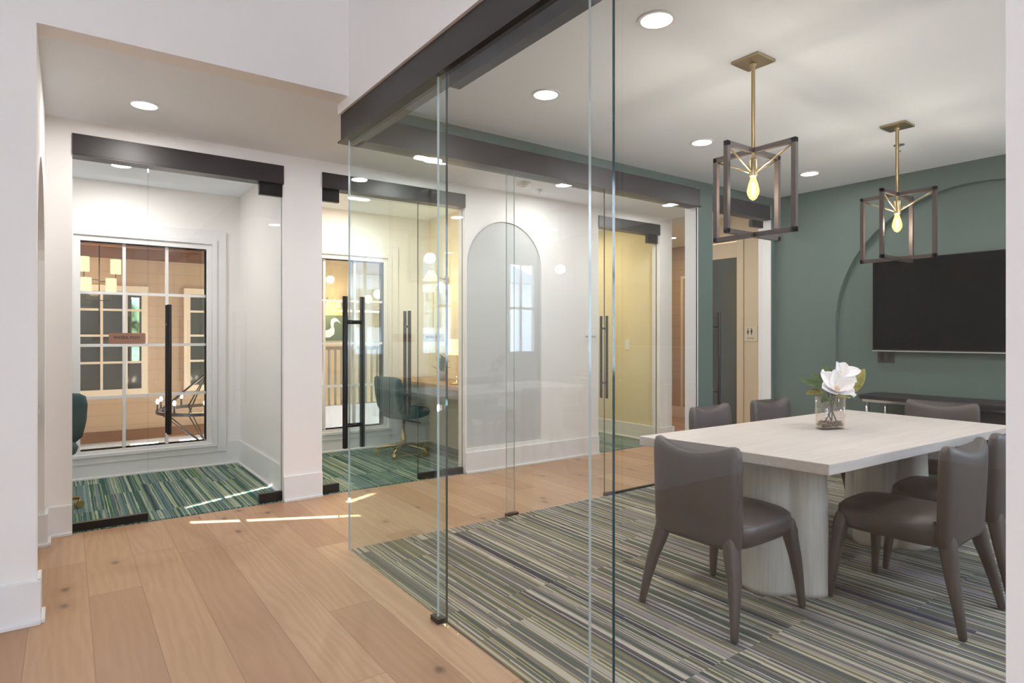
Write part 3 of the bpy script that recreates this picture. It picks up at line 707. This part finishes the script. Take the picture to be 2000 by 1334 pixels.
# ------------------------------------------------------------------ dining / conference chairs
def sup(cx, cy, hx, hy, z, p=4.0, n=40, fn=None):
    out = []
    for k in range(n):
        a = 2 * PI * k / n; c, s_ = math.cos(a), math.sin(a)
        q = (abs(c) ** p + abs(s_) ** p) ** (-1 / p)
        x, y = cx + hx * q * c, cy + hy * q * s_
        out.append(fn(x, y, z) if fn else (x, y, z))
    return out
def make_chair():
    t = thing('conference_chair', '-', 'chair')
    # seat: domed cushion over a deep upholstered apron
    def sf(x, y, z):
        return (x, y, z + (.012 * max(0, 1 - (x / .25) ** 2) if z > .44 else 0))
    rings = [sup(0, .035, .190, .215, .352, 5, fn=sf), sup(0, .035, .212, .232, .358, 5, fn=sf), sup(0, .035, .232, .247, .385, 5, fn=sf), sup(0, .035, .240, .250, .425, 5, fn=sf),
             sup(0, .035, .236, .247, .448, 5, fn=sf), sup(0, .035, .218, .232, .462, 5, fn=sf), sup(0, .035, .15, .17, .469, 4, fn=sf), sup(0, .035, .05, .06, .471, 3, fn=sf)]
    MB().loft(rings).build('seat', LEATHER, t)
    # backrest: thick, wrapped, saddle topped
    def bf(x, y, z):
        u = x / .235; k = max(0, min(1, (z - .35) / .45))
        cur = .030 * u * u * (.35 + .65 * k)
        zz = z - (.050 * (1 - min(1, abs(u) / .95) ** 1.8) * max(0, (z - .60) / .22) if z > .60 else 0)
        zz += .028 * (1 - min(1, abs(u)) ** 2) * max(0, (.44 - z) / .095)
        return (x, y + cur - .030 * k, zz)
    prof = [(.345, .195, .020), (.350, .212, .032), (.375, .226, .038), (.44, .230, .040), (.55, .230, .041), (.66, .232, .041), (.74, .233, .040), (.785, .230, .037), (.812, .220, .031), (.824, .205, .022), (.829, .185, .012)]
    MB().loft([sup(0, -.205, hw, th, z, 4.2, 44, bf) for z, hw, th in prof]).build('backrest', LEATHER, t)
    MB().path([bf(x, -.205 + .0415, .47) for x in [(-.21 + .42 * k / 12) for k in range(13)]], .003, 6).build('seam', LEATHER, t)
    def leg(sx, front):
        if front: pts = [(.183, .225, .435, .018, .018), (.190, .234, .415, .034, .034), (.199, .243, .37, .036, .034), (.208, .250, .31, .031, .029), (.222, .258, .24, .027, .025), (.236, .268, .12, .020, .019), (.246, .276, .012, .015, .015), (.246, .276, .0, .012, .012)]
        else: pts = [(.180, -.200, .440, .020, .020), (.184, -.202, .41, .030, .032), (.190, -.209, .355, .034, .035), (.202, -.220, .30, .032, .031), (.222, -.236, .23, .027, .027), (.239, -.261, .12, .020, .021), (.252, -.282, .012, .015, .016), (.252, -.282, .0, .012, .012)]
        return MB().loft([sup(sx * x, y, a, b, z + .007, 3.0, 20) for x, y, z, a, b in pts])
    for sx in (-1, 1):
        for fr in (True, False): leg(sx, fr).build('leg', LEATHER, t)
    return t
ch0 = make_chair()
G = 'taupe leather conference chairs round the table'
CHAIRS = [(2.555, 1.815, -PI / 2 + R(1), 'taupe leather chair at the left head of the table, seen from behind'),
          (3.325, 1.29, R(1), 'taupe leather chair with its seat in full view, right of the near table corner'),
          (3.945, 1.30, R(2), 'taupe leather chair cut off by the right pillar, near side of the table'),
          (3.655, 2.475, PI + R(4), 'taupe chair behind the table on the left, in front of the white jamb'),
          (4.375, 2.475, PI - R(2), 'taupe chair behind the table, below the restroom sign'),
          (5.03, 1.82, PI / 2 + R(6), 'taupe chair at the far head of the table, in front of the console')]
for i, (x, y, rz, lab) in enumerate(CHAIRS):
    c = ch0 if i == 0 else copy_tree(ch0)
    c.location = (x, y, 0); c.rotation_euler = (0, 0, rz); tag(c, lab, 'chair', G)

# ------------------------------------------------------------------ vase and magnolias
VX, VY, VR = 3.655, 1.855, R(-20)
def vloc(x, y, z):
    c, s_ = math.cos(VR), math.sin(VR); return Vector((VX + x * c - y * s_, VY + x * s_ + y * c, TZ + z))
t = thing('glass_vase', 'rectangular clear glass vase on the conference table', 'vase', (VX, VY, TZ), VR)
m = MB(); oR = lambda hx, hy, z: sup(0, 0, hx, hy, z, 7, 48)
m.loft([oR(.083, .036, .0), oR(.086, .039, .004), oR(.086, .039, .190), oR(.082, .035, .190), oR(.082, .035, .008), oR(.060, .02, .008)]).build('glass_wall', BULBG, t)
MB().loft([oR(.0815, .0345, .009), oR(.0815, .0345, .115)]).build('water', glass('vase_water', (.93, .93, .95)), t)
m = MB()
for k in range(150):
    x, y, z = random.uniform(-.070, .070), random.uniform(-.024, .024), random.uniform(.016, .044)
    m.ball((x, y, z), random.uniform(.006, .0105), 8, (random.uniform(.8, 1.3), random.uniform(.8, 1.1), random.uniform(.6, .9)))
o = m.build('river_pebbles', PEBB); o.location = (VX, VY, TZ); o.rotation_euler = (0, 0, VR); tag(o, 'brown river pebbles in the bottom of the glass vase', 'pebbles', kind='stuff')
# picture directions for arranging the sprays: right of the camera view, up, and towards the camera
RT = Vector((math.cos(YAW), -math.sin(YAW), 0)); FW = Vector((math.sin(YAW), math.cos(YAW), 0)); UP = Vector((0, 0, 1))
VC = Vector((VX, VY, TZ))
def at(r, u, f=0): return VC + RT * r + UP * u - FW * f
def petal_mesh(mb, c, d, nrm, L, Wd, cup, curl):
    d = d.normalized(); nrm = (nrm - d * nrm.dot(d)).normalized(); sd_ = d.cross(nrm)
    def fn(i, j):
        w = Wd * (math.sin(PI * min(1, i * .93 + .07)) ** .62) * (1 - .12 * i); v = (j - .5) * 2
        return c + d * (L * i) + sd_ * (w * v) + nrm * (cup * v * v * w + curl * i * i * L + .06 * L * math.sin(7 * v + 3 * i) * .25)
    mb.grid(fn, 10, 8)
def leafm(mb, c, d, nrm, L, Wd):
    d = d.normalized(); nrm = (nrm - d * nrm.dot(d)).normalized(); sd_ = d.cross(nrm)
    def fn(i, j):
        w = Wd * math.sin(PI * min(1, i * .97 + .015)) ** .8; v = (j - .5) * 2
        return c + d * (L * i) + sd_ * (w * v) + nrm * (.35 * v * v * w - .18 * i * i * L)
    mb.grid(fn, 10, 6)
def spray(label, stem, petals, leaves, heart=None, leafmat=LEAF):
    t = thing('magnolia_spray', label, 'flower', stem[0])
    def rel(p): return p - t.location
    MB().path([rel(p) for p in stem], .0042, 8).build('stem', STEM, t)
    bpy.context.view_layer.update()
    for pt in petals:
        mb = MB(); petal_mesh(mb, rel(pt[0]), pt[1], pt[2], pt[3], pt[4], pt[5], pt[6]); mb.build('petal', PETAL, t, solid=.0015)
    for lf in leaves:
        mb = MB(); leafm(mb, rel(lf[0]), lf[1], lf[2], lf[3], lf[4]); mb.build('leaf', lf[5] if len(lf) > 5 else leafmat, t, solid=.0012)
    if heart: MB().ball(rel(heart), .011, 10, (1, 1, 1.5)).build('flower_heart', PETALC, t)
    return t
V = lambda r, u, f=0: RT * r + UP * u - FW * f
c1 = at(.000, .235, .06)
spray('large open white magnolia at the front left of the vase', [at(-.045, .02, 0), at(.01, .12, 0), at(.012, .20, .03), c1],
      [(c1, V(-.65, .75, -.3), V(.35, .3, 1), .125, .062, .55, .12), (c1, V(-.95, .05, .3), V(.3, .7, .8), .115, .055, .45, .15), (c1, V(-.35, -.25, 1), V(.0, .9, .5), .085, .048, .4, .22),
       (c1, V(.10, 1, -.1), V(-.4, .1, 1), .115, .040, .55, .0), (c1, V(.62, -.22, .7), V(-.2, .9, .7), .105, .052, .4, .10), (c1, V(.80, .42, .4), V(-.5, .5, .8), .110, .050, .5, .10)],
      [(at(-.04, .215, 0), V(-1, .05, .2), V(0, 1, .9), .11, .026, LEAFY), (at(-.05, .24, 0), V(-1, .55, -.2), V(.3, .5, 1), .13, .030), (at(-.02, .19, .02), V(-.8, -.25, .5), V(0, 1, .5), .07, .022)], at(.0, .245, .075))
c2 = at(.06, .315, -.02)
spray('second white magnolia behind, spreading to the upper right', [at(.045, .02, 0), at(.0, .13, 0), at(.02, .22, -.01), c2],
      [(c2, V(-.25, 1, .1), V(.3, .0, 1), .085, .024, .5, .05), (c2, V(.45, .75, -.1), V(-.3, .2, 1), .085, .040, .5, .1), (c2, V(1, .18, .1), V(-.1, .8, .8), .125, .042, .45, .08), (c2, V(.85, -.45, .3), V(.2, .6, .9), .100, .042, .5, .12), (c2, V(-.8, .1, .2), V(0, .7, .8), .055, .03, .5, .1)],
      [(at(.03, .28, -.03), V(-.5, 1, -.2), V(.3, 0, 1), .11, .028), (at(.05, .29, -.04), V(.5, .9, -.1), V(-.3, 0, 1), .10, .026, LEAFY)], at(.06, .325, -.01))
spray('glossy olive magnolia leaf spray leaning right over the vase rim', [at(.02, .02, -.01), at(-.02, .12, -.01), at(.03, .19, -.01), at(.055, .22, -.01)],
      [(at(.10, .185, .0), V(.9, .25, .3), V(-.2, .8, .6), .05, .018, .4, .2)],
      [(at(.085, .19, -.01), V(.64, .77, .0), V(-.2, .1, 1), .215, .040, LEAFY), (at(.04, .20, .02), V(.8, -.05, .3), V(0, 1, .3), .09, .024), (at(-.02, .19, .03), V(-.5, -.10, .9), V(0, 1, .1), .075, .022), (at(.0, .19, .04), V(.9, .15, .5), V(0, 1, .2), .075, .022, LEAFY), (at(.02, .24, -.02), V(.9, .6, .1), V(-.3, .6, .9), .12, .032)])
t = spray('unopened cream magnolia bud above the big flower', [at(.01, .02, -.01), at(.02, .12, -.015), at(-.01, .24, -.03), at(-.025, .30, -.03)], [], [(at(-.02, .27, -.03), V(-.9, .7, -.1), V(.2, .3, 1), .085, .026)])
MB().ball(at(-.030, .325, -.03) - t.location, .011, 10, (1, 1, 2.3)).build('bud', PETAL, t)

# ------------------------------------------------------------------ work pod furniture
def office_chair(label, x, y, rz):
    t = thing('office_chair', label, 'office chair', (x, y, .005), rz)
    MB().lathe([(.030, .075), (.030, .22), (.018, .23), (.018, .40)], n=18).build('gas_column', GOLD, t)
    for k in range(5):
        a = 2 * PI * k / 5 + .3; ca, sa = math.cos(a), math.sin(a)
        b = MB().path([(0, 0, .105), (ca * .15, sa * .15, .098), (ca * .29, sa * .29, .075)], [.022, .018, .013], 10).build('base_arm', GOLD, t)
        w = MB().tube((ca * .29 - sa * .022, sa * .29 + ca * .022, .028), (ca * .29 + sa * .022, sa * .29 - ca * .022, .028), .028, n=18).tube((ca * .29, sa * .29, .03), (ca * .29, sa * .29, .08), .008, n=8)
        w.build('caster', GOLD, b)
    MB().loft([sup(0, .02, .16, .16, .40, 3), sup(0, .02, .235, .225, .43, 3), sup(0, .02, .25, .24, .475, 3), sup(0, .02, .235, .225, .505, 3), sup(0, .02, .12, .12, .515, 3)]).build('seat', TEAL, t)
    def bk(x_, y_, z_): return (x_, y_ + .30 * x_ * x_ / .25 * .6 - .12 * (z_ - .47), z_)
    MB().loft([sup(0, -.205, .14, .02, .47, 3, 40, bk), sup(0, -.205, .225, .034, .54, 3, 40, bk), sup(0, -.205, .25, .038, .66, 3, 40, bk), sup(0, -.205, .25, .036, .78, 3, 40, bk), sup(0, -.205, .23, .028, .84, 3, 40, bk), sup(0, -.205, .18, .012, .86, 3, 40, bk)]).build('backrest', TEAL, t)
    MB().tube((.02, .02, .37), (.17, .10, .35), .006, n=8).build('tilt_lever', BLACK, t)
    return t
office_chair('teal swivel chair on a gold five star base at the pod desk', 2.98, 6.15, R(-80))
office_chair('teal swivel chair half hidden at the left edge of the leftmost pod', -.190, 5.56, R(150))
t = thing('desk', 'built in wooden desk top in the middle work pod', 'desk')
MB().box(3.04, 5.10, .765, 3.606, 6.72, .805).build('desktop', DESKW, t, bevel=.003)
MB().box(3.07, 5.11, .68, 3.605, 6.72, .765).build('apron', plain('grey_apron', (.28, .28, .27), .5), t)
MB().box(3.35, 5.12, .008, 3.60, 5.55, .68).build('drawer_unit', plain('grey_cabinet', (.24, .25, .25), .5), t)
t = thing('table_lamp', 'brass desk lamp with warm lit shade in the middle pod', 'lamp', (3.22, 5.42, .805))
MB().lathe([(.07, 0), (.07, .012), (.008, .02), (.008, .34)], n=20).build('lamp_base', GOLD, t)
MB().lathe([(.12, .30), (.075, .46)], n=28).build('lamp_shade', SHADE, t)
def wall_lamp(label, x, y, z, rz=0):
    t = thing('wall_lamp', label, 'lamp', (x, y, z), rz)
    MB().lathe([(.045, 0), (.045, .012)], n=20).build('backplate', GOLD, t).rotation_euler = (PI / 2, 0, 0)
    MB().path([(0, 0, 0), (0, -.10, .02), (0, -.16, .09), (0, -.20, .11)], .007, 8).build('arm', GOLD, t)
    MB().lathe([(.035, .10), (.10, -.02), (.098, -.02), (.033, .10)], (0, -.20, .0), 24).build('lamp_shade', SHADE, t)
    return t
wall_lamp('upper brass wall lamp with warm white cone shade beside the pod desk', 3.60, 5.62, 1.95, -PI / 2)
wall_lamp('second brass wall lamp with warm shade deeper in the middle pod', 3.60, 6.30, 1.95, -PI / 2)
point('pod_lamp_light', (3.35, 5.9, 1.85), 4, (1, .72, .40), .06)
point('pod_lamp_glow', (3.36, 5.55, 1.80), 2, (1, .72, .40), .06)
t = thing('potted_plant', 'small green potted plant on the pod desk', 'plant', (3.34, 5.95, .805))
MB().lathe([(.045, 0), (.06, .11), (.052, .11), (.05, .09)], n=20).build('pot', plain('clay_pot', (.32, .22, .18), .7), t)
m = MB()
for k in range(46):
    a = random.uniform(0, 2 * PI); e = random.uniform(.3, 1.4); L = random.uniform(.06, .12)
    leafm(m, Vector((random.uniform(-.02, .02), random.uniform(-.02, .02), random.uniform(.10, .22))), Vector((math.cos(a) * math.cos(e), math.sin(a) * math.cos(e), math.sin(e))), Vector((-math.cos(a) * math.sin(e), -math.sin(a) * math.sin(e), math.cos(e))), L, .016)
m.build('foliage', LEAF, t, solid=.001)
t = thing('light_switch', 'white switch plate on the cream pod wall', 'light switch', (5.829, 5.55, 1.12))
MB().box(-.006, -.04, 0, 0, .04, .12).build('cover_plate', PLAST, t, bevel=.002); MB().box(-.010, -.014, .035, -.005, .014, .085).build('rocker', PLAST, t)

# drinking fountain in the arched alcove
t = thing('drinking_fountain', 'brushed steel drinking fountain edge in the arched alcove', 'drinking fountain', (0, 0, 0))
MB().prism([(-.62, 4.777), (-.62, 4.45), (-.58, 4.42), (-.18, 4.42), (-.13, 4.50), (-.13, 4.777)], .835, .875).build('basin', STEEL, t, bevel=.004)
MB().prism([(-.58, 4.777), (-.58, 4.50), (-.20, 4.50), (-.17, 4.777)], .70, .835).build('body', STEEL, t)
MB().path([(-.50, 4.70, .875), (-.50, 4.70, .91), (-.49, 4.66, .93)], .008, 8).build('spout', CHROME, t)

# ------------------------------------------------------------------ lobby behind the pods
LY = 12.0
lw = [rect(-.55, .395, 1.06, 2.13), rect(1.715, .42, 2.75, 2.11)]
struct('wall_lobby', MB().plate(rect(-3.0, -.28, 6.0, 3.6), [rect(.875, .86, 1.00, 1.95)], 'y', LY, LY + .12), SHIP)
struct('wall_lobby', MB().plate(rect(-3.0, -3.2, 6.0, -.42), [rect(.86, -1.6, 1.27, -.50), rect(1.34, -1.5, 1.50, -.55), rect(1.58, -1.6, 1.95, -.50)], 'y', LY, LY + .12), SHUT)
struct('trim_13', MB().box(-3.0, LY - .10, -.42, 6.0, LY + .12, -.255), BROWNW)['label'] = 'brown timber band below the lobby windows'
struct('wall_lobby', MB().box(-3.1, 6.87, -3.2, -3.0, 12.1, 3.6), SHIP)
struct('wall_lobby', MB().box(-3.0, 6.87, -3.2, 6.0, 6.99, -.25), SHIP)
struct('wall_lobby', MB().box(2.55, 9.6, -3.2, 6.0, 9.72, 3.0), plain('lobby_cream', lin(206, 184, 140), .6))
struct('floor', MB().box(-3.1, 6.87, -3.3, 6.1, 12.3, -3.2), BROWNW)
struct('ceiling', MB().box(-3.1, 6.87, 2.86, 6.1, 12.3, 2.95), BROWNW)
m = MB()
struct('trim_14', MB().box(-3.0, LY - .14, 2.56, 6.0, LY, 2.86), BROWNW)
for k, y in enumerate((11.2, 10.5, 9.8, 9.1, 8.4, 7.7)):
    struct('trim_%d' % (15 + k), MB().box(-3.0, y - .07, 2.66, 6.0, y + .07, 2.86), BROWNW)
def lobby_window(n, x0, z0, x1, z1, xs, zs, hole=None):
    o = struct('window_%d' % n, MB().plate(rect(x0 - .10, z0 - .10, x1 + .10, z1 + .10), [rect(x0, z0, x1, z1)], 'y', LY - .035, LY), BEIGE)
    g = MB().plate(rect(x0, z0, x1, z1), [hole] if hole else [], 'y', LY - .012, LY - .006).build('dark_pane', DARKG, o)
    m = MB()
    for x in xs: m.box(x - .018, LY - .03, z0, x + .018, LY - .008, z1)
    for z in zs: m.box(x0, LY - .0295, z - .018, x1, LY - .0085, z + .018)
    m.build('muntins', BEIGE, o)
lobby_window(11, -.60, .42, .965 + .05, 2.02, (-.2, .46, .80), (.86, 1.30, 1.72), rect(.875, .88, .985, 1.93))
lobby_window(12, 1.745, .44, 2.50, 2.02, (2.15,), (.86, 1.30, 1.72))
o = MB()
for k in range(60): o.ball((random.uniform(.1, 1.9), 14 + random.uniform(-.3, .3), random.uniform(-.5, 2.0)), random.uniform(.18, .35), 10, (1, 1, 1))
tag(o.build('hedge', HEDGE), 'green hedge seen through the slim far lobby window', 'hedge')
# ring chandelier with candle bulbs
t = thing('chandelier', 'large black iron ring chandelier with glowing candle bulbs in the lobby', 'chandelier', (1.60, 9.5, .27))
m = MB()
RR = .62
def ring(mb, z, r, b=.014, n=40):
    mb.plate([((r + b) * math.cos(2 * PI * k / n), (r + b) * math.sin(2 * PI * k / n)) for k in range(n)], [[((r - b) * math.cos(2 * PI * k / n), (r - b) * math.sin(2 * PI * k / n)) for k in range(n)]], 'z', z - .022, z + .022)
ring(m, 0, RR); m.build('iron_ring', BLACK, t)
for k in range(8):
    a = 2 * PI * k / 8 + .25; c_, s_ = math.cos(a), math.sin(a)
    MB().path([(RR * c_, RR * s_, .0), (RR * .55 * c_, RR * .55 * s_, .24), (.02 * c_, .02 * s_, .50)], .010, 6).build('upper_rod', BLACK, t)
    MB().path([(RR * c_, RR * s_, .0), (RR * .5 * c_, RR * .5 * s_, -.26), (.10 * c_, .10 * s_, -.44), (.0, .0, -.38)], .009, 6).build('lower_rod', BLACK, t)
for k in range(10):
    a = 2 * PI * k / 10 + .1; c_, s_ = RR * math.cos(a), RR * math.sin(a)
    ca = MB().tube((c_, s_, .02), (c_, s_, .115), .012, n=10).build('candle', BLACK, t)
    MB().ball((c_, s_, .15), .020, 10, (1, 1, 1.7)).build('bulb', CANDLE, ca)
MB().tube((0, 0, .48), (0, 0, 2.55), .008).build('suspension_rod', BLACK, t)
point('chandelier_light', (1.60, 9.5, .55), 42, (1, .75, .48), .3)
t = thing('chandelier', 'lobby fixture with four warm drum shades on two levels', 'chandelier', (.40, 11.2, 1.9))
MB().tube((0, 0, -.42), (0, 0, .76), .008).build('central_rod', BLACK, t)
for sx, z, off in ((-1, .46, .19), (1, .44, .21), (-1, .15, .165), (1, .15, .15)):
    sh = MB().lathe([(.070, z - .10), (.070, z + .12)], (sx * off, 0, 0), 24).build('drum_shade', SHADE, t)
    MB().path([(0, 0, z - .22), (sx * off, 0, z - .22), (sx * off, 0, z - .10)], .007, 6).build('shade_arm', BLACK, sh)
point('drum_lamp_light', (.40, 10.9, 2.2), 26, (1, .72, .42), .2)
# things on the cream lobby wall behind the middle pod
t = thing('framed_picture', 'picture of a white bird on a dark green ground', 'picture', (3.34, 9.59, 1.22))
MB().box(-.35, -.02, 0, .35, 0, .40).build('panel', plain('picture_green', lin(84, 104, 80), .6), t)
MB().plate([(-.20, .09), (-.10, .05), (.02, .05), (.09, .10), (.10, .17), (.08, .23), (.09, .29), (.14, .31), (.20, .27), (.145, .345), (.09, .36), (.045, .33), (.035, .27), (.045, .20), (.0, .17), (-.10, .15)], [], 'y', -.026, -.02).build('bird_figure', PLAST, t)
t = thing('wall_lamp', 'brass wall lamp with three glowing glass shades above the bird picture', 'lamp', (3.30, 9.60, 1.80))
MB().lathe([(.05, 0), (.05, .02)], n=18).build('backplate', GOLD, t).rotation_euler = (PI / 2, 0, 0)
for k in (-1, 0, 1):
    s_ = MB().lathe([(.025, .06), (.050, -.06)], (k * .16, -.14, 0), 16).build('glass_shade', SHADE, t)
    MB().path([(0, 0, 0), (k * .1, -.1, .09), (k * .16, -.14, .06)], .007, 6).build('arm', GOLD, s_)
point('sconce_light', (3.3, 9.3, 1.75), 14, (1, .72, .42), .08)
t = thing('balustrade', 'grey stair balustrade with slim balusters in the lobby', 'railing', (0, 0, 0))
MB().box(2.60, 8.95, 1.09, 4.4, 9.02, 1.14).build('handrail', plain('rail_wood', lin(150, 130, 100), .5), t)
for k in range(18): MB().box(2.66 + k * .095, 8.97, .27, 2.685 + k * .095, 9.0, 1.09).build('baluster', plain('baluster_grey', lin(150, 146, 134), .5) if k == 0 else bpy.data.materials['baluster_grey'], t)
MB().box(2.56, 8.9, -.25, 4.4, 9.08, .27).build('curb', PLAST, t)

# ------------------------------------------------------------------ street side: house seen only as reflections, plus added sun blockers
struct('ground', MB().box(-20, -40, -3.3, 30, -5.2, -3.2), plain('street_ground', (.35, .37, .35), .9))
t = thing('neighbour_house', 'pale sided house across the street, reflected in the glass', 'building', (0, 0, 0))
MB().box(2.0, -19.0, -3.2, 16.0, -13.0, 3.4).build('walls', plain('pale_siding', (.72, .78, .84), .8), t)
MB().loft([[(1.6, -19.4, 3.4), (16.4, -19.4, 3.4), (16.4, -12.6, 3.4), (1.6, -12.6, 3.4)], [(4.6, -16.1, 5.6), (13.4, -16.1, 5.6), (13.4, -15.9, 5.6), (4.6, -15.9, 5.6)]], smooth=False).build('roof', plain('grey_roof', (.22, .25, .28), .8), t)
for x in (3.2, 5.6, 8.0, 10.4, 12.8):
    for z in (-1.2, 1.6): MB().box(x, -12.99, z, x + .9, -12.95, z + 1.3).build('window', DARKG, t)

t = thing('sun_blocker', 'tall pale block added beside the house to keep sun off the street windows', 'building', (0, 0, 0))  # building mass added to stop direct sun entering the meeting room
MB().box(-2.2 + 1.5, -12.0, -3.2, 4.9, -9.0, 8.5).build('walls', bpy.data.materials['pale_siding'], t)
for x in (.2, 1.8, 3.4):
    for z in (.5, 3.2): MB().box(x, -8.99, z, x + .8, -8.96, z + 1.5).build('window', DARKG, t)

t = thing('sun_blocker', 'pale unseen block added to keep sun out of the rear hall window', 'building', (0, 0, 0))  # unseen mass added to shade the rear hall opening
MB().box(-9, -9.6, -3.2, -3.3, -9.0, 5.85).build('walls', bpy.data.materials['pale_siding'], t)
struct('wall_sunblock', MB().box(-9.0, -5.2, -3.2, -4.75, -5.05, 7.5), SHUT)  # unseen wall added outside to block sun from the side hall window
